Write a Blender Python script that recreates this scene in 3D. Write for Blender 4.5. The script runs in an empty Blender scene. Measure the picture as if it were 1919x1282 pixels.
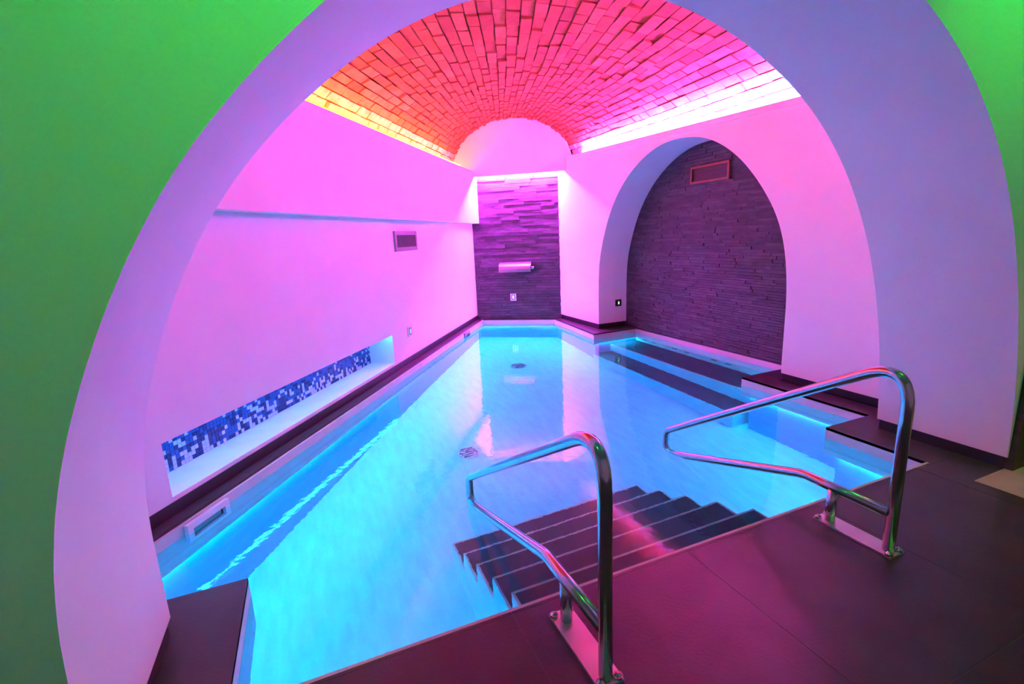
import bpy, bmesh, math, random
from mathutils import Vector, Matrix
random.seed(7)
scene = bpy.context.scene
COL = scene.collection

# ------------------------------------------------------------------ camera, world, exposure
R_, U_, F_ = (0.920241, -0.388923, -0.043542), (0.122086, 0.179587, 0.976137), (0.371822, 0.903597, -0.212745)
CAM = Vector((0, 0, 1.5))
cam_d = bpy.data.cameras.new('camera'); cam = bpy.data.objects.new('camera', cam_d); COL.objects.link(cam)
cam_d.sensor_width = 36; cam_d.lens = 17.157; cam_d.clip_start = 0.05; cam_d.clip_end = 60
cam.matrix_world = Matrix(((R_[0], U_[0], -F_[0], CAM.x), (R_[1], U_[1], -F_[1], CAM.y), (R_[2], U_[2], -F_[2], CAM.z), (0, 0, 0, 1)))
scene.camera = cam
wd = bpy.data.worlds.new('world'); scene.world = wd; wd.use_nodes = True
wd.node_tree.nodes['Background'].inputs[0].default_value = (0.0, 0.0, 0.0, 1)
wd.node_tree.nodes['Background'].inputs[1].default_value = 0.0
vs = scene.view_settings
vs.view_transform = 'Standard'; vs.look = 'None'; vs.exposure = -0.08; vs.gamma = 1.0; vs.use_curve_mapping = False
try:
    scene.cycles.max_bounces = 10; scene.cycles.diffuse_bounces = 5; scene.cycles.glossy_bounces = 4
    scene.cycles.transmission_bounces = 8; scene.cycles.sample_clamp_indirect = 40.0
    scene.cycles.blur_glossy = 1.0; scene.cycles.use_denoising = True
except Exception:
    pass

# brightness of each light, the added ones included
E_AMBER, E_MAG, E_LINTEL, E_POOL, E_NICHE, E_UP, E_AMB2 = 45.0, 180.0, 3200.0, 158.0, 42.0, 1050.0, 45.0
C_AMBER, C_MAG, C_LINTEL = (1.0, 0.36, 0.02), (0.95, 0.08, 1.25), (0.95, 0.06, 1.20)
C_POOL, C_NICHE = (0.0, 0.53, 1.0), (0.03, 0.36, 1.0)

# ------------------------------------------------------------------ materials
def new_mat(name):
    m = bpy.data.materials.new(name); m.use_nodes = True
    return m, m.node_tree.nodes, m.node_tree.links, m.node_tree.nodes['Principled BSDF']

def mat(name, col, rough=0.6, metal=0.0, var=0.0, scale=8.0, bump=0.0, bscale=40.0, stretch=(1, 1, 1), col2=None, detail=5.0, spec=0.5):
    m, N, L, P = new_mat(name)
    P.inputs['Roughness'].default_value = rough; P.inputs['Metallic'].default_value = metal
    P.inputs['Base Color'].default_value = (*col, 1)
    P.inputs['Specular IOR Level'].default_value = spec
    tc = N.new('ShaderNodeTexCoord'); mp = N.new('ShaderNodeMapping'); mp.inputs['Scale'].default_value = stretch
    L.new(tc.outputs['Object'], mp.inputs['Vector'])
    if var > 0 or col2:
        nz = N.new('ShaderNodeTexNoise'); nz.inputs['Scale'].default_value = scale; nz.inputs['Detail'].default_value = detail
        L.new(mp.outputs[0], nz.inputs['Vector'])
        rp = N.new('ShaderNodeValToRGB')
        a = col2 or tuple(c * (1 - var) for c in col); b = col if col2 else tuple(min(1, c * (1 + var)) for c in col)
        rp.color_ramp.elements[0].position = 0.3; rp.color_ramp.elements[1].position = 0.7
        rp.color_ramp.elements[0].color = (*a, 1); rp.color_ramp.elements[1].color = (*b, 1)
        L.new(nz.outputs['Fac'], rp.inputs['Fac']); L.new(rp.outputs['Color'], P.inputs['Base Color'])
    if bump > 0:
        nb = N.new('ShaderNodeTexNoise'); nb.inputs['Scale'].default_value = bscale; nb.inputs['Detail'].default_value = 6
        L.new(mp.outputs[0], nb.inputs['Vector'])
        bp = N.new('ShaderNodeBump'); bp.inputs['Strength'].default_value = bump; bp.inputs['Distance'].default_value = 0.01
        L.new(nb.outputs['Fac'], bp.inputs['Height']); L.new(bp.outputs['Normal'], P.inputs['Normal'])
    return m

def emit(name, col, strength):
    m = bpy.data.materials.new(name); m.use_nodes = True
    N, L = m.node_tree.nodes, m.node_tree.links; N.clear()
    o = N.new('ShaderNodeOutputMaterial'); e = N.new('ShaderNodeEmission')
    e.inputs[0].default_value = (*col, 1); e.inputs[1].default_value = strength
    L.new(e.outputs[0], o.inputs[0]); return m

M = {}
M['plaster'] = mat('white_plaster', (0.87, 0.87, 0.87), 0.75, var=0.02, scale=3, bump=0.05, bscale=60)
M['plaster_in'] = mat('niche_plaster', (0.78, 0.80, 0.84), 0.55, var=0.05, scale=6)
M['skirt'] = mat('black_skirting_tile', (0.022, 0.020, 0.022), 0.35, var=0.15, scale=5)
M['deck'] = mat('dark_slate_tile', (0.040, 0.034, 0.036), 0.36, var=0.22, scale=5, bump=0.12, bscale=70)
M['grout'] = mat('grey_grout', (0.11, 0.10, 0.10), 0.8, var=0.1)
M['tan'] = mat('tan_stone_floor', (0.42, 0.34, 0.26), 0.5, var=0.12, scale=6, bump=0.05)
M['mortar'] = mat('dark_lime_mortar', (0.30, 0.06, 0.035), 0.95, var=0.25, scale=9, bump=0.5, bscale=30)
M['brick'] = mat('limewashed_red_brick', (0.54, 0.125, 0.055), 0.9, scale=6, col2=(0.46, 0.09, 0.038), bump=0.7, bscale=28)
M['brick_b'] = mat('pale_limewashed_brick', (0.60, 0.17, 0.085), 0.9, scale=7, col2=(0.52, 0.12, 0.05), bump=0.7, bscale=30)
M['brick_c'] = mat('deep_red_brick', (0.48, 0.10, 0.055), 0.9, scale=6, col2=(0.38, 0.07, 0.035), bump=0.8, bscale=26)
M['brick_pale'] = mat('glow_pale_springing_brick', (0.66, 0.44, 0.42), 0.9, scale=9, col2=(0.50, 0.24, 0.20), bump=0.8, bscale=30)  # pale tone at the vault foot puts the LED glow band into the colour
M['brick_mid'] = mat('glow_fade_brick', (0.58, 0.20, 0.12), 0.9, scale=8, col2=(0.48, 0.12, 0.06), bump=0.8, bscale=30)  # in-between tone paints the soft upper fade of that glow band
M['stone'] = mat('charcoal_split_slate', (0.060, 0.056, 0.066), 0.65, var=0.30, scale=7, bump=0.6, bscale=30, stretch=(1, 1, 3))
M['stone_b'] = mat('lighter_split_slate', (0.085, 0.078, 0.092), 0.65, var=0.30, scale=8, bump=0.6, bscale=34, stretch=(1, 1, 3))
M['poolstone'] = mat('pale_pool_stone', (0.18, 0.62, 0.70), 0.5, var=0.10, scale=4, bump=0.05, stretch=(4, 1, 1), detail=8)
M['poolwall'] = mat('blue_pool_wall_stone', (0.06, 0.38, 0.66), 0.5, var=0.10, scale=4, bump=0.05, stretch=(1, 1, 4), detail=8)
M['lip'] = mat('pale_lip_stone', (0.60, 0.56, 0.55), 0.5, var=0.06, scale=4)
M['nosing'] = mat('light_step_nosing', (0.50, 0.47, 0.47), 0.4, var=0.05)
M['tread'] = mat('dark_step_tile', (0.022, 0.036, 0.058), 0.5, var=0.2, scale=6)
M['steel'] = mat('brushed_stainless_steel', (0.62, 0.62, 0.62), 0.16, metal=1.0)
M['steel_plate'] = mat('dull_steel_plate', (0.60, 0.60, 0.58), 0.38, metal=0.85, var=0.08)
M['spout_steel'] = mat('spout_steel', (0.36, 0.35, 0.36), 0.3, metal=0.9, var=0.05)
M['white_plastic'] = mat('white_plastic', (0.75, 0.76, 0.76), 0.35, var=0.02)
M['grey_plastic'] = mat('grey_plastic', (0.30, 0.31, 0.32), 0.4, var=0.03)
M['black'] = mat('black_plastic', (0.012, 0.012, 0.013), 0.4, var=0.1)
M['vent_metal'] = mat('grey_vent_metal', (0.30, 0.27, 0.28), 0.45, metal=0.3, var=0.05)
M['vent_wood'] = mat('reddish_vent_frame', (0.30, 0.08, 0.05), 0.5, var=0.15)
M['tile_navy'] = mat('navy_glass_tile', (0.012, 0.025, 0.14), 0.2, var=0.3, scale=20)
M['tile_blue'] = mat('blue_glass_tile', (0.02, 0.08, 0.32), 0.2, var=0.25, scale=20)
M['tile_lilac'] = mat('lilac_glass_tile', (0.50, 0.48, 0.85), 0.2, var=0.15, scale=20)
M['ceil'] = mat('near_room_ceiling_paint', (0.6, 0.6, 0.6), 0.8, var=0.02)
M['clad'] = mat('dark_brown_cladding', (0.045, 0.030, 0.018), 0.5, var=0.35, scale=5, stretch=(1, 1, 5), bump=0.3)
M['led_amber'] = emit('amber_led', C_AMBER, E_AMBER)
M['led_mag'] = emit('magenta_led', C_MAG, E_MAG)
M['fill_amber'] = emit('amber_fill_led', (1.0, 0.28, 0.001), E_AMB2)  # extra fill emitter for the right wall
M['led_up'] = emit('magenta_uplight_led', (0.80, 0.11, 1.10), E_UP)
M['led_lintel'] = emit('pink_white_led', C_LINTEL, E_LINTEL)
M['led_pool'] = emit('cyan_led', C_POOL, E_POOL)
M['led_pool_dim'] = emit('dim_cyan_led', C_POOL, E_POOL * .35)
M['led_niche'] = emit('blue_led', C_NICHE, E_NICHE)
M['sw_green'] = emit('green_indicator', (0.35, 1.0, 0.30), 3.0)
M['sw_white'] = emit('white_indicator', (0.8, 1.0, 0.95), 2.5)
M['sw_cyan'] = emit('cyan_indicator', (0.25, 0.9, 1.0), 2.0)
M['spot_green'] = emit('green_spot_lens', (0.03, 1.0, 0.05), 150.0)
M['spot_warm'] = emit('warm_spot_lens', (1.0, 0.62, 0.25), 10.0)

def water_mat():
    m = bpy.data.materials.new('clear_pool_water'); m.use_nodes = True
    N, L = m.node_tree.nodes, m.node_tree.links; N.clear()
    o = N.new('ShaderNodeOutputMaterial'); g = N.new('ShaderNodeMixShader'); rf = N.new('ShaderNodeBsdfRefraction'); gl = N.new('ShaderNodeBsdfGlossy'); fr = N.new('ShaderNodeFresnel')
    rf.inputs['IOR'].default_value = 1.33; rf.inputs['Roughness'].default_value = 0.0; rf.inputs['Color'].default_value = (0.70, 0.97, 1, 1)
    gl.inputs['Roughness'].default_value = 0.0; gl.inputs['Color'].default_value = (1, 1, 1, 1); fr.inputs['IOR'].default_value = 1.33
    L.new(fr.outputs[0], g.inputs[0]); L.new(rf.outputs[0], g.inputs[1]); L.new(gl.outputs[0], g.inputs[2])
    tc = N.new('ShaderNodeTexCoord')
    n1 = N.new('ShaderNodeTexNoise'); n1.inputs['Scale'].default_value = 13.0; n1.inputs['Detail'].default_value = 3.0
    L.new(tc.outputs['Object'], n1.inputs['Vector'])
    b = N.new('ShaderNodeBump'); b.inputs['Strength'].default_value = 0.05; b.inputs['Distance'].default_value = 0.02
    L.new(n1.outputs['Fac'], b.inputs['Height']); [L.new(b.outputs['Normal'], q.inputs['Normal']) for q in (rf, gl, fr)]
    L.new(g.outputs[0], o.inputs[0]); return m
M['water'] = water_mat()

# ------------------------------------------------------------------ helpers
def tag(o, label=None, cat=None, group=None, kind=None):
    if label: o['label'] = label
    if cat: o['category'] = cat
    if group: o['group'] = group
    if kind: o['kind'] = kind
    return o

def empty(name, loc=(0, 0, 0)):
    o = bpy.data.objects.new(name, None); o.empty_display_size = 0.1; o.location = loc; COL.objects.link(o); return o

class MB:
    def __init__(s): s.v = []; s.f = []
    def poly(s, pts):
        k = len(s.v); s.v += [tuple(p) for p in pts]; s.f.append(tuple(range(k, k + len(pts)))); return s
    def hexa(s, p):          # p: 4 bottom then 4 top, same winding
        k = len(s.v); s.v += [tuple(q) for q in p]
        for a in ((3, 2, 1, 0), (4, 5, 6, 7), (0, 1, 5, 4), (1, 2, 6, 5), (2, 3, 7, 6), (3, 0, 4, 7)):
            s.f.append(tuple(k + i for i in a))
        return s
    def box(s, x0, x1, y0, y1, z0, z1, T=None):
        T = T or (lambda x, y, z: (x, y, z))
        return s.hexa([T(x0, y0, z0), T(x1, y0, z0), T(x1, y1, z0), T(x0, y1, z0), T(x0, y0, z1), T(x1, y0, z1), T(x1, y1, z1), T(x0, y1, z1)])
    def prism(s, pts, z0, z1):
        n = len(pts); k = len(s.v)
        s.v += [(p[0], p[1], z0) for p in pts] + [(p[0], p[1], z1) for p in pts]
        s.f.append(tuple(k + n - 1 - i for i in range(n))); s.f.append(tuple(k + n + i for i in range(n)))
        for i in range(n):
            j = (i + 1) % n; s.f.append((k + i, k + j, k + n + j, k + n + i))
        return s
    def cyl(s, c, axis, r, h, n=16, r2=None):
        a = Vector(axis).normalized(); t = Vector((1, 0, 0)) if abs(a.x) < .9 else Vector((0, 1, 0))
        u = a.cross(t).normalized(); w = a.cross(u); c = Vector(c); k = len(s.v); r2 = r if r2 is None else r2
        for (rr, hh) in ((r, 0), (r2, h)):
            for i in range(n):
                q = 2 * math.pi * i / n; s.v.append(tuple(c + a * hh + (u * math.cos(q) + w * math.sin(q)) * rr))
        s.f.append(tuple(k + n - 1 - i for i in range(n))); s.f.append(tuple(k + n + i for i in range(n)))
        for i in range(n):
            j = (i + 1) % n; s.f.append((k + i, k + j, k + n + j, k + n + i))
        return s
    def tube(s, pts, r, n=14):
        pts = [Vector(p) for p in pts]; k = len(s.v); m = len(pts); prev = None
        for i, p in enumerate(pts):
            t = ((pts[min(i + 1, m - 1)] - p).normalized() + (p - pts[max(i - 1, 0)]).normalized()).normalized()
            if prev is None: u = t.cross(Vector((1, 0, 0)) if abs(t.x) < .9 else Vector((0, 1, 0))).normalized()
            else: u = (prev - t * prev.dot(t)).normalized()
            prev = u; w = t.cross(u)
            for q in range(n):
                a = 2 * math.pi * q / n; s.v.append(tuple(p + (u * math.cos(a) + w * math.sin(a)) * r))
        for i in range(m - 1):
            for q in range(n):
                j = (q + 1) % n; s.f.append((k + i * n + q, k + i * n + j, k + (i + 1) * n + j, k + (i + 1) * n + q))
        s.f.append(tuple(k + n - 1 - q for q in range(n))); s.f.append(tuple(k + (m - 1) * n + q for q in range(n)))
        return s
    def build(s, name, m, parent=None, smooth=False, origin=None, bevel=0.0):
        o0 = Vector(origin) if origin is not None else Vector((0, 0, 0))
        if parent is not None and origin is None: o0 = WL(parent)
        me = bpy.data.meshes.new(name); me.from_pydata([tuple(Vector(v) - o0) for v in s.v], [], s.f); me.update()
        bm = bmesh.new(); bm.from_mesh(me); bmesh.ops.recalc_face_normals(bm, faces=bm.faces)
        if bevel > 0: bmesh.ops.bevel(bm, geom=list(bm.edges), offset=bevel, segments=2, affect='EDGES', profile=.7)
        bm.to_mesh(me); bm.free()
        if smooth:
            for p in me.polygons: p.use_smooth = True
        me.materials.append(M[m] if isinstance(m, str) else m)
        ob = bpy.data.objects.new(name, me); COL.objects.link(ob)
        if parent is not None: ob.parent = parent; ob.location = o0 - WL(parent)
        else: ob.location = o0
        return ob

def WL(o):
    v = Vector(o.location)
    while o.parent: o = o.parent; v += Vector(o.location)
    return v

def spline(pts, n=8):
    out = []; P = [Vector(p) for p in pts]
    for i in range(len(P) - 1):
        p0 = P[max(i - 1, 0)]; p1 = P[i]; p2 = P[i + 1]; p3 = P[min(i + 2, len(P) - 1)]
        for k in range(n):
            t = k / n
            out.append(0.5 * ((2 * p1) + (p2 - p0) * t + (2 * p0 - 5 * p1 + 4 * p2 - p3) * t * t + (3 * p1 - p0 - 3 * p2 + p3) * t ** 3))
    return out + [P[-1]]

def fillet(pts, rad, n=8):
    out = [Vector(pts[0])]
    for i in range(1, len(pts) - 1):
        p = Vector(pts[i]); a = (Vector(pts[i - 1]) - p); b = (Vector(pts[i + 1]) - p); r = rad[i - 1]
        ang = a.angle(b); d = min(r / math.tan(ang / 2), a.length * .49, b.length * .49)
        q0 = p + a.normalized() * d; q1 = p + b.normalized() * d
        for k in range(n + 1):
            t = k / n; out.append(q0 * (1 - t) ** 2 + p * 2 * t * (1 - t) + q1 * t * t)
    return out + [Vector(pts[-1])]

# frames: left wall (s along, off inward, z); back wall (t along, off towards the camera, z)
AX, AY = 2.87, 8.61
DX, DY = 0.5656, 0.8247
NX, NY = DY, -DX
def LW(s, off, z): return (AX + DX * s + NX * off, AY + DY * s + NY * off, z)
def BW(t, off, z): return (AX + NX * t - DX * off, AY + NY * t - DY * off, z)
SK = 0.075          # skirting height
XR = 4.16           # right wall face
WZ = -0.085         # water level
PF = -1.28          # pool bottom
LIPZ = -0.38
YN, YF = 1.36, 2.09  # near and far face of the arch wall

# ------------------------------------------------------------------ pool outline
LO = 0.11
def line_at_y(off, y):
    s = (y - AY - NY * off) / DY; p = LW(s, off, 0); return (p[0], p[1])
P0 = [(3.44, 1.62), (3.44, 2.27), (3.94, 2.27), (3.94, 3.50), (4.68, 3.50), (4.68, 6.23), (3.885, 6.19),
      BW(1.46, 0.04, 0)[:2], BW(LO, 0.04, 0)[:2], line_at_y(LO, 2.33), (-0.42, 2.33), (-0.42, 1.62)]
def offset_poly(P, d):
    out = []; n = len(P)
    for i in range(n):
        a, b, c = Vector(P[i - 1]), Vector(P[i]), Vector(P[(i + 1) % n])
        e1 = (b - a).normalized(); e2 = (c - b).normalized()
        n1 = Vector((e1.y, -e1.x)); n2 = Vector((e2.y, -e2.x))
        k = d / (1 + n1.dot(n2)); out.append(tuple(b + (n1 + n2) * k))
    return out
P1 = offset_poly(P0, 0.06)

basin = empty('pool_basin', (1.5, 4.5, PF)); tag(basin, 'pale stone swimming pool basin sunk between the walls', 'pool', kind='structure')
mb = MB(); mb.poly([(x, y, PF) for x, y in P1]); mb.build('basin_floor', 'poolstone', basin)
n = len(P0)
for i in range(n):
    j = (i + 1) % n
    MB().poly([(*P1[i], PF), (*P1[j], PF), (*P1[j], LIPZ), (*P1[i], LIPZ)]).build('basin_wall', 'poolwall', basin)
P2 = offset_poly(P0, 0.10)
for i in range(n):
    j = (i + 1) % n
    MB().hexa([(*P0[i], LIPZ), (*P0[j], LIPZ), (*P2[j], LIPZ), (*P2[i], LIPZ), (*P0[i], -0.02), (*P0[j], -0.02), (*P2[j], -0.02), (*P2[i], -0.02)]).build('pool_lip', 'lip', basin)
wat = MB().poly([(x, y, WZ) for x, y in offset_poly(P0, 0.004)]).build('pool_water', 'water', origin=(1.5, 4.5, WZ))
tag(wat, 'clear still pool water glowing cyan and mirroring the pink walls', 'water', kind='stuff')

# ------------------------------------------------------------------ floor: slate tiles round the pool
def clip(poly, region):
    out = poly
    for i in range(len(region)):
        a, b = region[i], region[(i + 1) % len(region)]
        def side(p): return (b[0] - a[0]) * (p[1] - a[1]) - (b[1] - a[1]) * (p[0] - a[0])
        res = []
        for k in range(len(out)):
            p, q = out[k], out[(k + 1) % len(out)]; sp, sq = side(p), side(q)
            if sp >= 0: res.append(p)
            if (sp >= 0) != (sq >= 0):
                t = sp / (sp - sq); res.append((p[0] + (q[0] - p[0]) * t, p[1] + (q[1] - p[1]) * t))
        out = res
        if len(out) < 3: return []
    return out
def area(p): return .5 * abs(sum(p[i][0] * p[(i + 1) % len(p)][1] - p[(i + 1) % len(p)][0] * p[i][1] for i in range(len(p))))
EDGE = 0.015
near = [(-2.6, -2.4), (3.41, -2.4), (3.41, 1.62 - EDGE), (-2.6, 1.62 - EDGE)]
regions = [near,
           [(3.41, 1.37), (4.6, 1.37), (4.6, 1.62), (3.41, 1.62)],
           [(-2.2, 1.62), (-0.42, 1.62), (-0.42, 2.33), (-2.2, 2.33)],
           [(3.44, 1.62), (4.6, 1.62), (4.6, 2.27), (3.44, 2.27)],
           [(3.94, 2.27), (XR, 2.27), (XR, 3.24), (3.94, 3.24)],
           [(3.94, 3.24), (4.68, 3.24), (4.68, 3.50), (3.94, 3.50)],
           [(3.885, 6.19), (4.68, 6.23), (4.68, 6.48), (XR, 6.48)],
           [(3.885, 6.19), (XR, 6.48), (XR, 7.68), BW(1.46, 0.04, 0)[:2]]]
fl = MB()
for r in regions: fl.prism(r, -0.30 if r is near else -0.02, -0.0012)
floor = fl.build('floor', 'grout'); tag(floor, 'dark slate tile deck around the pool', 'floor', kind='structure')
T, J = 0.9, 0.0018
for r in regions:
    xs = [p[0] for p in r]; ys = [p[1] for p in r]
    i0 = math.floor((min(xs) - 0.603) / T); i1 = math.ceil((max(xs) - 0.603) / T)
    j0 = math.floor((min(ys) - 0.69) / T); j1 = math.ceil((max(ys) - 0.69) / T)
    for i in range(i0, i1):
        for j in range(j0, j1):
            x0, y0 = 0.603 + i * T, 0.69 + j * T
            c = clip([(x0 + J, y0 + J), (x0 + T - J, y0 + J), (x0 + T - J, y0 + T - J), (x0 + J, y0 + T - J)], r)
            if len(c) >= 3 and area(c) > 0.004: MB().prism(c, -0.02, 0.0).build('tile', 'deck', floor)
# coping stones along the left and back walls
s = -7.9
while s < -0.06:
    e = min(s + 0.9, -0.04)
    MB().box(s + .0015, e - .0015, 0.0, LO - .02, -0.02, 0.0, LW).build('coping_stone', 'deck', floor); s = e
MB().box(LO, 1.46, 0.0, 0.04, -0.02, 0.0, BW).build('coping_stone', 'deck', floor)
MB().box(-0.42, 3.44, 1.62 - EDGE, 1.62, -0.03, 0.001).build('edge_strip', 'nosing', floor)
tan = MB().box(3.412, 6.0, -2.4, 1.368, -0.1, 0.0).build('floor_side', 'tan'); tag(tan, 'tan stone floor beside the slate deck', 'floor', kind='structure')

# ------------------------------------------------------------------ arch wall in front of the pool
PROF = [(-0.662, SK), (-0.662, 0.35), (-0.655, 0.55), (-0.632, 0.77), (-0.585, 0.98), (-0.513, 1.18), (-0.415, 1.385), (-0.278, 1.635), (-0.14, 1.80),
        (0.083, 2.025), (0.30, 2.195), (0.45, 2.292), (0.695, 2.408), (1.0, 2.50), (1.35, 2.552), (1.70, 2.55), (2.0, 2.492), (2.33, 2.37), (2.70, 2.175),
        (3.02, 1.90), (3.15, 1.745), (3.275, 1.565), (3.37, 1.40), (3.49, 1.14), (3.595, 0.82), (3.67, 0.50), (3.71, 0.28), (3.722, SK)]
def smooth_profile(pr, n=130, it=22):
    d = [0]
    for a, b in zip(pr[:-1], pr[1:]): d.append(d[-1] + math.hypot(b[0] - a[0], b[1] - a[1]))
    out = []; k = 0
    for i in range(n + 1):
        t = d[-1] * i / n
        while k < len(d) - 2 and d[k + 1] < t: k += 1
        f = (t - d[k]) / max(d[k + 1] - d[k], 1e-9); out.append((pr[k][0] + (pr[k + 1][0] - pr[k][0]) * f, pr[k][1] + (pr[k + 1][1] - pr[k][1]) * f))
    for _ in range(it):
        out = [out[0]] + [((out[i - 1][0] + 2 * out[i][0] + out[i + 1][0]) / 4, (out[i - 1][1] + 2 * out[i][1] + out[i + 1][1]) / 4) for i in range(1, n)] + [out[-1]]
    return out
def arch_wall(name, prof, u0, u1, top, w0, w1, T, m, z0):
    """wall with an arched opening: prof (u,z) from one foot to the other; T(u, w, z) places it; w0..w1 is the thickness"""
    mb = MB(); pr = [(p[0], p[1]) for p in prof]
    def col(ua, za, ub, zb):
        mb.poly([T(ua, w0, za), T(ub, w0, zb), T(ub, w0, top(ub)), T(ua, w0, top(ua))]); mb.poly([T(ua, w1, za), T(ua, w1, top(ua)), T(ub, w1, top(ub)), T(ub, w1, zb)])
        mb.poly([T(ua, w0, top(ua)), T(ub, w0, top(ub)), T(ub, w1, top(ub)), T(ua, w1, top(ua))])
    um0 = min(p[0] for p in pr); um1 = max(p[0] for p in pr)
    col(u0, z0, um0, z0); col(um1, z0, u1, z0)
    for a, b in zip(pr[:-1], pr[1:]):
        if b[0] - a[0] > 1e-6: col(a[0], a[1], b[0], b[1])
    for a, b in zip(pr[:-1], pr[1:]):
        mb.poly([T(a[0], w0, a[1]), T(a[0], w1, a[1]), T(b[0], w1, b[1]), T(b[0], w0, b[1])])
    for u in (u0, u1): mb.poly([T(u, w0, z0), T(u, w1, z0), T(u, w1, top(u)), T(u, w0, top(u))])
    for a, b in ((u0, um0), (um1, u1)): mb.poly([T(a, w0, z0), T(b, w0, z0), T(b, w1, z0), T(a, w1, z0)])
    me_ob = mb.build(name, m)
    bm = bmesh.new(); bm.from_mesh(me_ob.data); bmesh.ops.remove_doubles(bm, verts=bm.verts, dist=1e-5)
    bmesh.ops.recalc_face_normals(bm, faces=bm.faces); bm.to_mesh(me_ob.data); bm.free()
    return me_ob
prof = smooth_profile([(p.x, p.y) for p in spline([(a, b, 0) for a, b in PROF], 4)])
prof = [(1.53 + (x - 1.53) * (1 + .0045 * min(1, z / .6)), z + .014 * max(0, min(1, (z - 1.2) / 1.2))) for x, z in prof]
# keep the profile monotonic in u
mono = [prof[0]]
for p in prof[1:]: mono.append((max(p[0], mono[-1][0]), p[1]))
wf = arch_wall('wall_front', mono, -2.6, 4.6, lambda u: 3.45, YN, YF, lambda u, w, z: (u, w, z), 'plaster', SK)
tag(wf, 'thick white plaster arch opening onto the pool', 'wall', kind='structure')
I = 0.012
b1 = MB(); b1.box(-2.6, -0.662 - I, YN + I, YF - I, 0, SK); o = b1.build('baseboard_left', 'skirt'); tag(o, 'black tile skirting under the left foot of the arch', 'baseboard', kind='structure')
b2 = MB(); b2.box(3.722 + I, 4.6, YN + I, YF - I, 0, SK); o = b2.build('baseboard_right', 'skirt'); tag(o, 'black tile skirting under the right foot of the arch', 'baseboard', kind='structure')

# ------------------------------------------------------------------ left wall with bulkhead and lit niche
NS0, NS1, NZ0, NZ1, ND = -6.61, -3.60, 0.10, 0.437, -0.31
BH = 0.13; BZ = 1.738; BT = 2.61
w = MB()
S0 = -7.9
w.box(S0, NS0, -0.40, 0, SK, BZ, LW); w.box(NS1, 0.0, -0.40, 0, SK, BZ, LW)
w.box(NS0, NS1, -0.40, 0, NZ1, BZ, LW); w.box(NS0, NS1, -0.40, 0, SK, NZ0, LW); w.box(NS0, NS1, -0.40, ND, NZ0, NZ1, LW)
wl = w.build('wall_left', 'plaster'); tag(wl, 'long white plaster wall with a low lit niche', 'wall', kind='structure')
bh = MB(); bh.box(S0 - .2, 0.0, -0.40, BH, BZ, 2.50, LW); bh.box(S0 - .2, 0.0, BH - 0.04, BH, 2.50, BT, LW)
bh.build('bulkhead', 'plaster', wl)
o = MB().box(S0, 0.0, -0.03, -0.008, 0, SK, LW).build('baseboard_pool', 'skirt')
MB().box(S0, 0, -.008, 0.004, 0, SK, LW).build('skirting_tile', 'skirt', o); tag(o, 'black tile skirting along the niche wall', 'baseboard', kind='structure')
# niche lining and mosaic
nb = MB().box(NS0, NS1, ND, -0.001, NZ0, NZ0 + 0.004, LW).build('niche_sill', 'plaster_in', wl)
MB().box(NS1 - 0.004, NS1, ND, -0.001, NZ0 + .004, NZ1, LW).build('niche_end', 'plaster_in', wl)
tp = 0.0303; tiles_far = {'tile_navy': MB(), 'tile_blue': MB(), 'tile_lilac': MB()}
cols = int((NS1 - NS0 - .004) / tp); rows = int((NZ1 - NZ0 - .004) / tp)
mos = MB().box(NS0, NS1 - .004, ND, ND + .003, NZ0 + .004, NZ1, LW).build('mosaic_backing', 'grout', wl)
cnt = 0
shared = {}
for i in range(cols):
    for j in range(rows):
        rr = random.random(); hfac = j / rows
        m = 'tile_lilac' if rr < 0.45 * (1 - hfac) ** 2 + .02 else ('tile_blue' if rr < 0.55 + .25 * hfac else 'tile_navy')
        s0 = NS0 + .003 + i * tp; z0 = NZ0 + .006 + j * tp
        if cnt < 297:
            if m not in shared:
                shared[m] = MB().box(-.0136, .0136, 0, .004, -.0136, .0136, lambda a, b, c: (DX * a + NX * b, DY * a + NY * b, c)).build('mosaic_tile', m, mos, origin=(0, 0, 0)).data
                ob = [q for q in COL.objects if q.data == shared[m]][0]
            else:
                ob = bpy.data.objects.new('mosaic_tile', shared[m]); COL.objects.link(ob); ob.parent = mos
            ob.location = LW(s0 + tp / 2, ND + .003, z0 + tp / 2); cnt += 1
        else:
            tiles_far[m].box(s0 + .0015, s0 + tp - .0015, ND + .003, ND + .007, z0 + .0015, z0 + tp - .0015, LW)
for m, b in tiles_far.items(): tag(b.build('far_mosaic_tiles', m, mos), kind='stuff')

# ------------------------------------------------------------------ right wall with arched alcove
AP = [(3.24, SK), (3.235, 0.40), (3.24, 0.80), (3.265, 1.10), (3.345, 1.445), (3.51, 1.75), (3.785, 2.08), (4.0, 2.26), (4.216, 2.39), (4.42, 2.468), (4.616, 2.505), (4.9, 2.52), (5.166, 2.488),
      (5.45, 2.39), (5.704, 2.245), (5.90, 2.09), (6.075, 1.895), (6.23, 1.66), (6.352, 1.376), (6.44, 1.13), (6.472, 0.90), (6.48, 0.6), (6.48, SK)]
def ledge(y): return 2.57 + (y - 3.2) * 0.0355
ap = smooth_profile([(p.x, p.y) for p in spline([(a, b, 0) for a, b in AP], 5)], 120, 12)
mono = [(3.235, SK)]
for p in ap[1:]: mono.append((max(p[0], mono[-1][0]), p[1]))
wr = arch_wall('wall_right', mono, YF, 7.75, ledge, XR, 4.68, lambda u, w, z: (w, u, z), 'plaster', SK)
tag(wr, 'white plaster wall with a tall arched alcove', 'wall', kind='structure')
c = MB()
ys = [YF + i * (7.38 - YF) / 10 for i in range(11)]
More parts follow.
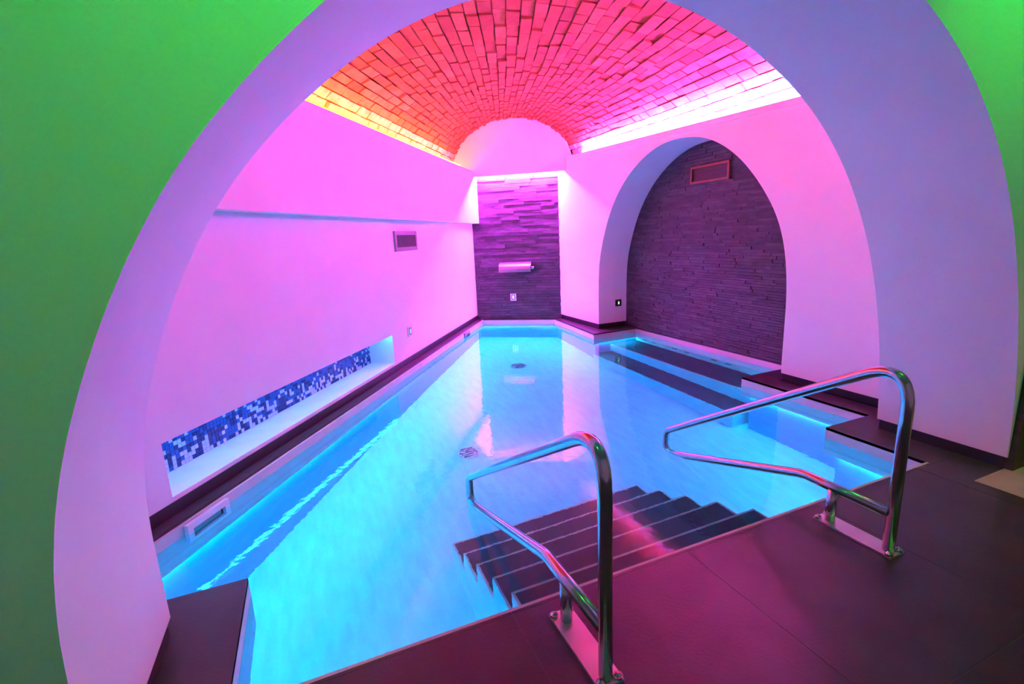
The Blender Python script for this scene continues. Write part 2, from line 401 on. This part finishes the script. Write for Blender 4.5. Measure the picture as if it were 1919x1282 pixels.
for a, b in zip(ys[:-1], ys[1:]):
    c.hexa([(XR - .014, a, ledge(a) - .055), (XR, a, ledge(a) - .055), (XR, b, ledge(b) - .055), (XR - .014, b, ledge(b) - .055),
            (XR - .014, a, ledge(a) + .004), (XR, a, ledge(a) + .004), (XR, b, ledge(b) + .004), (XR - .014, b, ledge(b) + .004)])
o = c.build('trim_1', 'plaster'); tag(o, 'slim white ledge above the alcove wall under the vault', 'trim', kind='structure')
k = MB(); k.box(XR + I, 4.66, YF, 3.24 - I, 0, SK); o = k.build('baseboard_alcove', 'skirt'); tag(o, 'black tile skirting under the wall between arch and alcove', 'baseboard', kind='structure')
k = MB(); k.box(XR + I, 4.66, 6.48 + I, 7.66, 0, SK); o = k.build('baseboard_back', 'skirt'); tag(o, 'black tile skirting under the white pier beside the alcove', 'baseboard', kind='structure')
# alcove back wall of split slate
wa = MB().box(4.70, 4.85, 3.0, 6.75, -0.02, 2.75).build('wall_alcove', 'skirt'); tag(wa, 'dark split slate wall inside the arched alcove', 'wall', kind='structure')
def strips(u0, u1, z0, z1, hmin, hmax, wmin, wmax, T, dmin, dmax):
    z = z0; out = []
    while z < z1 - .005:
        h = min(random.uniform(hmin, hmax), z1 - z); u = u0 - random.uniform(0, wmax)
        while u < u1:
            ww = random.uniform(wmin, wmax); a, b = max(u, u0), min(u + ww, u1)
            if b - a > .01:
                d = random.uniform(dmin, dmax)
                out.append((a + .0012, b - .0012, 0.0, d, z + .0012, z + h - .0012))
            u += ww
        z += h
    return out
sa, sb_ = MB(), MB()
for q in strips(3.05, 6.70, 0.0, 2.70, .026, .042, .18, .45, None, .006, .019):
    (sa if random.random() < .6 else sb_).box(*q, lambda u, w, z: (4.70 - w, u, z))
tag(sa.build('slate_strips', 'stone', wa), kind='stuff'); tag(sb_.build('slate_strips', 'stone_b', wa), kind='stuff')

# ------------------------------------------------------------------ back wall: slate panel below, lunette above
wb = MB().box(-0.3, 1.9, -0.25, -0.012, -0.05, 3.0, BW).build('wall_back', 'skirt'); tag(wb, 'narrow dark split slate end wall behind the spout', 'wall', kind='structure')
for q in strips(0.0, 1.585, 0.0, 2.64, .040, .062, .20, .52, None, .0, .018):
    a, b, _, dd, z0, z1 = q
    MB().box(a, b, -.012, dd * .9 - .004, z0, z1, BW).build('slate_strip', 'stone' if random.random() < .6 else 'stone_b', wb)
LC, LA, LB, LZ = 0.775, 1.02, 0.84, 2.55
lu = MB(); arcp = [(LC + 1.06 * math.cos(a), 2.60 + .90 * math.sin(a)) for a in [math.pi * i / 28 for i in range(29)]]
ring = [(1.835, 2.515)] + arcp + [(-0.285, 2.515)]
N_ = len(ring); f0 = [BW(t, .25, z) for t, z in ring]; f1 = [BW(t, .17, z) for t, z in ring]
lu.poly(f0); lu.poly(f1[::-1])
for i in range(N_): lu.poly([f0[i], f1[i], f1[(i + 1) % N_], f0[(i + 1) % N_]])
o = lu.build('wall_lunette', 'plaster'); tag(o, 'white half-round plaster wall above the slate end panel', 'wall', kind='structure')
MB().box(-.3, 1.85, -.25, .17, 2.72, 2.78, BW).build('recess_ceiling', 'plaster', o)

# ------------------------------------------------------------------ brick vault
VR = 4.27; VO = -0.235
def vsec(v):
    yl = 0.25
    s0, s1 = -0.25, -8.1
    s = s0 + (s1 - s0) * v; PL = Vector(LW(s, VO, 0))
    yr0 = BW(1.86, .25, 0)[1]; yr = yr0 + (1.95 - yr0) * v
    return PL, Vector((VR + .15 * min(1, v / .4), yr, 0))
def vpt(phi, v, lift=0.0):
    PL, PR = vsec(v); c_ = (PL + PR) / 2; hx = (PR - PL) / 2
    p = c_ - hx * math.cos(phi); rz = LB + lift; k = 1 + lift / max(hx.length, .3)
    p = c_ - hx * k * math.cos(phi); return Vector((p.x, p.y, LZ + rz * math.sin(phi)))
NCR = 44
# equal arc courses at the middle section
fine = [vpt(math.pi * i / 600, .35) for i in range(601)]; acc = [0]
for a, b in zip(fine[:-1], fine[1:]): acc.append(acc[-1] + (b - a).length)
PHI = []
for k in range(NCR + 1):
    t = acc[-1] * k / NCR; i = min(range(601), key=lambda q: abs(acc[q] - t)); PHI.append(math.pi * i / 600)
sh = MB()
for i in range(60):
    for j in range(16):
        a0, a1 = math.pi * i / 60, math.pi * (i + 1) / 60; v0, v1 = j / 16, (j + 1) / 16
        sh.poly([vpt(a0, v0, .016), vpt(a1, v0, .016), vpt(a1, v1, .016), vpt(a0, v1, .016)])
ceil = sh.build('ceiling', 'mortar'); tag(ceil, 'rough red brick barrel vault over the pool', 'ceiling', kind='structure')
R3, U3, F3 = Vector(R_), Vector(U_), Vector(F_)
def proj(p):
    q = p - CAM; wq = q.dot(F3)
    if wq < .05: return None
    return (959.5 + 914.6 * q.dot(R3) / wq, 641 - 914.6 * q.dot(U3) / wq)
bricks = []
for i in range(NCR):
    v = -random.uniform(0, .05); 
    while v < 1:
        wloc = (vpt(PHI[i + 1], max(v, 0)) - vpt(PHI[i], max(v, 0))).length
        ln = random.uniform(1.4, 3.0) * max(wloc, .075); dv = ln / 6.6
        a, b = max(v, 0), min(v + dv, 1)
        if b - a > .004: bricks.append((PHI[i], PHI[i + 1], a, b, 2 if (i < 4 or i > NCR - 5) else (1 if (i < 8 or i > NCR - 9) and random.random() < .6 else 0)))  # outer courses get the painted glow tones, pale first, then mid
        v += dv
def brick_geo(mb, q):
    a0, a1, v0, v1 = q[:4]
    g = .0045; w_ = (vpt(a1, v0) - vpt(a0, v0)).length; ga = (a1 - a0) * min(.2, g / max(w_, .03)); gv = .0008
    b_ = [(a0 + ga * random.uniform(.1, 2.6), v0 + gv * random.uniform(.1, 2.4)), (a1 - ga * random.uniform(.1, 2.6), v0 + gv * random.uniform(.1, 2.4)),
          (a1 - ga * random.uniform(.1, 2.6), v1 - gv * random.uniform(.1, 2.4)), (a0 + ga * random.uniform(.1, 2.6), v1 - gv * random.uniform(.1, 2.4))]
    d = random.uniform(-.013, .012)
    lo = [vpt(p[0], p[1], d + random.uniform(-.004, .004)) for p in b_]; hi = [vpt(p[0], p[1], .045) for p in b_]
    mb.hexa(lo + hi)
def seen(q):
    pts = [proj(vpt(a, v)) for a, v in ((q[0], q[2]), (q[1], q[2]), (q[1], q[3]), (q[0], q[3]))]
    if any(p is None for p in pts): return 0
    cx = sum(p[0] for p in pts) / 4; cy = sum(p[1] for p in pts) / 4
    if not (540 < cx < 1540 and -40 < cy < 330): return 0
    if cx < 860 and cy < 185 - (cx - 575) * .66: return 0
    if cx > 1240 and cy < (cx - 1240) * .62: return 0
    return area(pts)
bricks.sort(key=seen, reverse=True)
rest = MB(); rest_pale = MB()
for k, q in enumerate(bricks):
    if k < 298:
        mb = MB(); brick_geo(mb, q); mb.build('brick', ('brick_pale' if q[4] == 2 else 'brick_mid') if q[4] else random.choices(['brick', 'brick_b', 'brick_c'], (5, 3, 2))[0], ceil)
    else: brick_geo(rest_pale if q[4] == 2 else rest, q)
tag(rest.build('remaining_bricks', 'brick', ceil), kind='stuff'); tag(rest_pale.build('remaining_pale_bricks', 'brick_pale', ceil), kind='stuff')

# ------------------------------------------------------------------ the room the camera stands in
o = MB().box(-2.7, -2.6, -2.5, YN, 0, 3.0).build('wall_side_left', 'plaster'); tag(o, 'white side wall of the near room', 'wall', kind='structure')
o = MB().box(-2.7, 6.1, -2.5, -2.4, 0, 3.0).build('wall_behind', 'plaster'); tag(o, 'white wall behind the near room', 'wall', kind='structure')
o = MB().box(6.0, 6.1, -2.4, YN, 0, 3.0).build('wall_side_right', 'plaster'); tag(o, 'white side wall beyond the tan floor', 'wall', kind='structure')
o = MB().box(-2.7, 6.1, -2.5, YN, 3.0, 3.1).build('ceiling_near', 'ceil'); tag(o, 'painted ceiling of the near room', 'ceiling', kind='structure')
o = MB().box(3.735, 6.0, YN - .03, YN + .1, 0, 3.0).build('wall_cladding', 'clad'); tag(o, 'dark brown clad wall beside the right foot of the arch', 'wall', kind='structure')

# ------------------------------------------------------------------ LED strips
def led(name, mb, m, label, org):
    o = mb.build(name, m, origin=org); tag(o, label, 'led strip', 'led strips'); return o
led('led_strip', MB().box(-7.75, -0.35, -0.10, -0.075, 2.502, 2.512, LW), 'led_amber', 'amber led strip hidden behind the bulkhead below the vault', LW(-4, -.09, 2.502))
led('led_strip', MB().box(-7.75, -0.8, BH - .050, BH - .044, 2.51, BT + .028, LW), 'fill_amber', 'slim added amber fill strip along the top edge of the bulkhead', LW(-4, BH - .05, 2.51))  # strip added to throw more red onto the opposite right wall
c = MB(); ys = [2.2 + i * (7.0 - 2.2) / 10 for i in range(11)]
for a, b in zip(ys[:-1], ys[1:]):
    c.hexa([(4.205, a, ledge(a) + .001), (4.211, a, ledge(a) + .001), (4.211, b, ledge(b) + .001), (4.205, b, ledge(b) + .001),
            (4.205, a, ledge(a) + .05), (4.211, a, ledge(a) + .05), (4.211, b, ledge(b) + .05), (4.205, b, ledge(b) + .05)])
led('led_strip', c, 'led_mag', 'magenta led strip on the ledge above the alcove wall', (4.2, 4.7, 2.6))
c = MB()
for a, b in zip(ys[:-1], ys[1:]):
    c.hexa([(4.232, a, ledge(a) + .001), (4.235, a, ledge(a) + .001), (4.235, b, ledge(b) + .001), (4.232, b, ledge(b) + .001),
            (4.213, a, ledge(a) + .03), (4.216, a, ledge(a) + .03), (4.216, b, ledge(b) + .03), (4.213, b, ledge(b) + .03)])
led('led_strip', c, 'led_up', 'magenta uplight led strip tucked against the foot of the brick vault', (4.232, 4.7, 2.6))
led('led_strip', MB().box(0.15, 1.60, 0.055, 0.08, 2.58, 2.59, BW), 'led_lintel', 'pink white led strip over the slate end panel', BW(.8, .1, 2.58))
led('led_strip', MB().box(NS0 + .03, NS1 - .03, -0.05, -0.03, NZ1 - .012, NZ1 - .002, LW), 'led_niche', 'blue led strip under the top of the mosaic niche', LW(-5, -.04, NZ1))
POOLED = {'alcove near': (3, 4), 'left': (8, 9), 'back': (7, 8), 'pier': (6, 7), 'alcove end': (5, 6), 'ledge': (2, 3), 'deck corner': (0, 1)}  # 'alcove near' is an unseen strip added to brighten the bench back wall
TXT = {'alcove near': 'added cyan fill strip under the pool lip where the bench meets the deck ledge', 'left': 'cyan led strip under the pool lip below the niche wall', 'back': 'cyan led strip under the pool lip below the slate end panel',
       'pier': 'cyan led strip under the pool lip beside the white pier', 'alcove end': 'cyan led strip under the pool lip at the alcove end of the bench',
       'ledge': 'cyan led strip under the pool lip along the narrow deck ledge', 'deck corner': 'short cyan led strip under the pool lip at the deck corner'}
Pa, Pb = offset_poly(P0, 0.022), offset_poly(P0, 0.042)
for kx, (i, j) in POOLED.items():
    q = [Vector(Pa[i]), Vector(Pa[j]), Vector(Pb[j]), Vector(Pb[i])]
    e = (q[1] - q[0]).normalized() * .03; q = [q[0] + e, q[1] - e, q[2] - e, q[3] + e]
    led('led_strip', MB().prism([tuple(p) for p in q], LIPZ - .010, LIPZ - .001), 'led_pool', TXT[kx], (q[0].x, q[0].y, LIPZ))

# ------------------------------------------------------------------ stairs
XS0, XS1 = 0.713, 2.270
st = empty('pool_stairs', (1.5, 1.62, PF)); tag(st, 'wide dark tiled steps with pale nosings leading down into the pool', 'stairs')
ny = [1.88, 2.155, 2.435, 2.71, 2.985]
for i, y in enumerate(ny):
    z = -0.2 * (i + 1); yb = 1.68 if i == 0 else ny[i - 1]
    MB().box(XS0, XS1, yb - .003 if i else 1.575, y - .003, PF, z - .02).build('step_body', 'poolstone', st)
    for a, b in ((XS0 + .012, 1.195), (1.198, 1.97), (1.973, XS1 - .012)):
        MB().box(a, b, yb if i else 1.63, y - .014, z - .02, z).build('tread', 'tread', st)
    nz = MB().box(XS0, XS1, y - .014, y, z - .025, z + .001)
    nz.box(XS0, XS0 + .012, (yb if i else 1.63), y - .014, z - .025, z + .001); nz.box(XS1 - .012, XS1, (yb if i else 1.63), y - .014, z - .025, z + .001)
    nz.build('nosing', 'nosing', st)

# ------------------------------------------------------------------ underwater bench in the alcove
be = empty('pool_bench', (4.4, 4.85, PF)); tag(be, 'submerged bench with dark tiled seat in the arched alcove', 'bench')
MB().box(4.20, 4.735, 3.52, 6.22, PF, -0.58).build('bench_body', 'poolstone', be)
MB().box(4.215, 4.735, 3.52, 6.22, -0.58, -0.56).build('seat', 'tread', be)
MB().box(4.20, 4.215, 3.52, 6.22, -0.582, -0.559).build('nosing', 'nosing', be)
MB().box(3.87, 4.20, 3.52, 6.18, PF, -0.95).build('step_body', 'poolstone', be)
MB().box(3.885, 4.20, 3.52, 6.18, -0.95, -0.93).build('step_tread', 'tread', be)
MB().box(4.68, 4.735, 3.52, 6.22, -.56, LIPZ).build('basin_wall', 'lip', basin)
for y in (6.0, 5.79, 5.33, 5.09, 4.60, 4.37):
    MB().box(4.672, 4.682, y - .045, y + .045, -.41, -.385).build('jet_slot', 'black', basin, bevel=0)

# ------------------------------------------------------------------ handrails
def handrail(x, label):
    root = empty('handrail', (x, 1.32, 0)); tag(root, label, 'handrail', 'steel handrails at the pool steps')
    path = [(x, 1.185, 0.012), (x, 1.185, 0.915), (x, 2.700, 0.042), (x, 2.700, -0.135), (x, 1.62, 0.193), (x, 1.20, 0.193)]
    MB().tube(fillet(path, (.13, .085, .085, .25), 9), 0.0245, 18).build('rail_tube', 'steel', root, smooth=True)
    MB().tube([(x, 1.46, 0.012), (x, 1.46, 0.10), (x, 1.46, 0.19)], 0.0235, 18).build('front_post', 'steel', root, smooth=True)
    pl = MB().box(x - .05, x + .05, 1.145, 1.515, 0.0, 0.012).build('base_plate', 'steel_plate', root, bevel=.002)
    for bx, by in ((-.034, 1.162), (.034, 1.162), (-.034, 1.498), (.034, 1.498)):
        m_ = MB().cyl((x + bx, by, .012), (0, 0, 1), .017, .008, 14); m_.cyl((x + bx, by, .020), (0, 0, 1), .014, .010, 14, .005); m_.build('bolt', 'steel', pl, smooth=False)
    return root
handrail(0.78, 'bent steel handrail standing over the tile joint at the steps')
handrail(2.312, 'bent steel handrail on the deck beside the right arch foot')

# ------------------------------------------------------------------ waterfall spout
sp = empty('waterfall_spout', BW(.77, 0, .85)); tag(sp, 'wide stainless steel waterfall spout on the slate end panel', 'spout')
pf = [(0.0, 1.035), (0.06, 1.03), (0.11, 1.005), (0.145, .965), (0.16, .92), (0.16, .862), (0.145, .862), (0.145, .915), (0.13, .95), (0.10, .985), (0.055, 1.01), (0.0, 1.012)]
m_ = MB(); t0, t1 = 0.485, 1.062
a_ = [BW(t0, o_, z) for o_, z in pf]; b_ = [BW(t1, o_, z) for o_, z in pf]
for i in range(len(pf)): j = (i + 1) % len(pf); m_.poly([a_[i], a_[j], b_[j], b_[i]])
m_.poly(a_); m_.poly(b_[::-1]); m_.build('spout_hood', 'spout_steel', sp)
MB().box(t0, t0 + .006, 0, .145, .862, 1.01, BW).build('side_plate', 'spout_steel', sp)
MB().box(t0 + .01, t1 - .01, .0, .13, .862, .874, BW).build('lip_plate', 'spout_steel', sp)
MB().cyl(BW(t1 - .05, .07, .925), (NX, NY, 0), .028, .10, 14).build('feed_pipe', 'steel', sp)

# ------------------------------------------------------------------ wall switches, vents, skimmers, drains
def switch(T, u0, u1, z0, z1, plate, glow, label, loc):
    r = empty('wall_switch', loc); tag(r, label, 'switch', 'lit wall switches')
    p = MB().box(u0, u1, 0.0, 0.010, z0, z1, T).build('cover_plate', plate, r, bevel=.002)
    uc, zc = (u0 + u1) / 2, (z0 + z1) / 2; wv, hv = (u1 - u0), (z1 - z0)
    MB().box(uc - wv * .3, uc + wv * .3, .010, .014, zc - hv * .34, zc + hv * .34, T).build('rocker', 'grey_plastic' if plate != 'black' else 'black', r)
    MB().box(uc - wv * .09, uc + wv * .09, .014, .0165, zc - hv * .2, zc + hv * .2, T).build('indicator', glow, r)
switch(BW, .645, .755, .335, .465, 'white_plastic', 'sw_white', 'small pale lit switch on the slate end panel below the spout', BW(.7, 0, .335))
switch(lambda u, w, z: (u, 6.48 - w, z), 4.47, 4.58, .33, .435, 'black', 'sw_green', 'small black switch with green light on the alcove reveal', (4.52, 6.48, .33))
switch(LW, -3.17, -3.06, .325, .455, 'white_plastic', 'sw_cyan', 'small switch glowing cyan beside the niche', LW(-3.1, 0, .325))

v = empty('air_vent', LW(-3, 0, 1.375)); tag(v, 'grey metal air vent with upright louvres below the bulkhead', 'vent')
fr = MB(); u0, u1, z0, z1 = -3.335, -2.685, 1.376, 1.610; tW = .045
fr.box(u0, u1, 0, .022, z0, z0 + tW, LW); fr.box(u0, u1, 0, .022, z1 - tW, z1, LW); fr.box(u0, u0 + tW, 0, .022, z0 + tW, z1 - tW, LW); fr.box(u1 - tW, u1, 0, .022, z0 + tW, z1 - tW, LW)
fr.build('vent_frame', 'vent_metal', v); MB().box(u0 + tW, u1 - tW, 0, .004, z0 + tW, z1 - tW, LW).build('vent_backing', 'black', v)
k = u0 + tW + .012
while k < u1 - tW - .005:
    MB().box(k, k + .008, .004, .017, z0 + tW, z1 - tW, LW).build('louvre', 'vent_metal', v); k += .034
v = empty('air_vent', (4.68, 4.8, 2.03)); tag(v, 'reddish framed dark air vent high on the slate alcove wall', 'vent')
TA = lambda u, w, z: (4.682 - w, u, z)
fr = MB(); u0, u1, z0, z1 = 4.485, 5.11, 2.035, 2.245; tW = .028
fr.box(u0, u1, 0, .028, z0, z0 + tW, TA); fr.box(u0, u1, 0, .028, z1 - tW, z1, TA); fr.box(u0, u0 + tW, 0, .028, z0 + tW, z1 - tW, TA); fr.box(u1 - tW, u1, 0, .028, z0 + tW, z1 - tW, TA)
fr.build('vent_frame', 'vent_wood', v); MB().box(u0 + tW, u1 - tW, 0, .004, z0 + tW, z1 - tW, TA).build('vent_backing', 'black', v)
for i in range(6):
    zz = z0 + tW + .012 + i * .025; MB().box(u0 + tW, u1 - tW, .004, .018, zz, zz + .005, TA).build('louvre', 'black', v)

def skimmer(s0, s1, z0, z1, label, frame):
    r = empty('pool_skimmer', LW((s0 + s1) / 2, LO, z0)); tag(r, label, 'skimmer', 'pool skimmers')
    tw = .035; d0, d1 = LO, LO + .028; f = MB()
    f.box(s0, s1, d0, d1, z0, z0 + tw, LW); f.box(s0, s1, d0, d1, z1 - tw, z1, LW); f.box(s0, s0 + tw, d0, d1, z0 + tw, z1 - tw, LW); f.box(s1 - tw, s1, d0, d1, z0 + tw, z1 - tw, LW)
    f.build('skimmer_frame', frame, r)
    MB().box(s0 + tw, s1 - tw, d0, d0 + .003, z0 + tw, z1 - tw, LW).build('skimmer_mouth', 'black', r)
    MB().box(s0 + tw + .008, s1 - tw - .02, d0 + .003, d0 + .010, z0 + tw + .02, z1 - tw, LW).build('flap', 'grey_plastic', r)
skimmer(-6.675, -6.365, -.19, -.03, 'white framed pool skimmer below the near end of the niche', 'white_plastic')
skimmer(-1.26, -0.99, -.14, -.02, 'small grey pool skimmer near the slate end panel', 'grey_plastic')
def drain(x, y, rad, m, label):
    r = empty('floor_drain', (x, y, PF)); tag(r, label, 'drain', 'pool floor drains')
    MB().cyl((x, y, PF), (0, 0, 1), rad, .012, 24).build('drain_ring', m, r)
    for i in range(-2, 3):
        hw = math.sqrt(max(rad * rad - (i * rad * .33) ** 2, 0)) * .82
        MB().box(x - hw, x + hw, y + i * rad * .33 - rad * .07, y + i * rad * .33 + rad * .07, PF + .012, PF + .016).build('grate_slot', 'black', r)
drain(1.28, 4.38, .11, 'lip', 'pale round drain in the pool floor ahead of the steps')
drain(2.79, 6.56, .12, 'grey_plastic', 'grey round drain in the pool floor towards the slate end')

# ------------------------------------------------------------------ near room lamps
def downlight(x, y, m, label, col, power, target, cone):
    r = empty('ceiling_spotlight', (x, y, 3.0)); tag(r, label, 'ceiling lamp', 'ceiling spotlights in the near room')
    MB().cyl((x, y, 2.975), (0, 0, 1), .06, .025, 20).build('lamp_ring', 'steel_plate', r)
    MB().cyl((x, y, 2.968), (0, 0, 1), .042, .008, 20).build('lens', m, r)
    ld = bpy.data.lights.new('spot', 'SPOT'); ld.color = col; ld.energy = power; ld.spot_size = math.radians(cone); ld.spot_blend = .6; ld.shadow_soft_size = .04
    lo = bpy.data.objects.new('spot_light', ld); COL.objects.link(lo); lo.location = (x, y, 2.955)
    d = Vector(target) - Vector(lo.location); lo.rotation_euler = d.to_track_quat('-Z', 'Y').to_euler()
downlight(0.35, 0.55, 'spot_green', 'green ceiling spotlight washing the left of the arch', (0.02, 1.0, 0.04), 80, (-0.25, 1.36, 2.2), 85)
downlight(3.0, 0.50, 'spot_green', 'green ceiling spotlight washing the right of the arch', (0.02, 1.0, 0.04), 44, (3.3, 1.36, 2.3), 115)
downlight(4.6, 0.2, 'spot_warm', 'warm ceiling spotlight over the tan floor', (1.0, 0.65, 0.30), 60, (4.4, 0.7, 0), 80)

# cyan strips under the near edge of the deck
for x0, x1, t in ((-0.36, 0.66, 'cyan led strip under the deck edge between the steps and the left arch foot'), (2.33, 3.38, 'cyan led strip under the deck edge between the steps and the right arch foot')):
    led('led_strip', MB().box(x0, x1, 1.58, 1.60, LIPZ - .010, LIPZ - .001), 'led_pool_dim', t, (x0, 1.59, LIPZ))
led('led_strip', MB().box(-0.46, -0.44, 1.66, 2.28, LIPZ - .010, LIPZ - .001), 'led_pool_dim', 'short cyan led strip under the pool lip at the left arch foot', (-.45, 1.66, LIPZ))
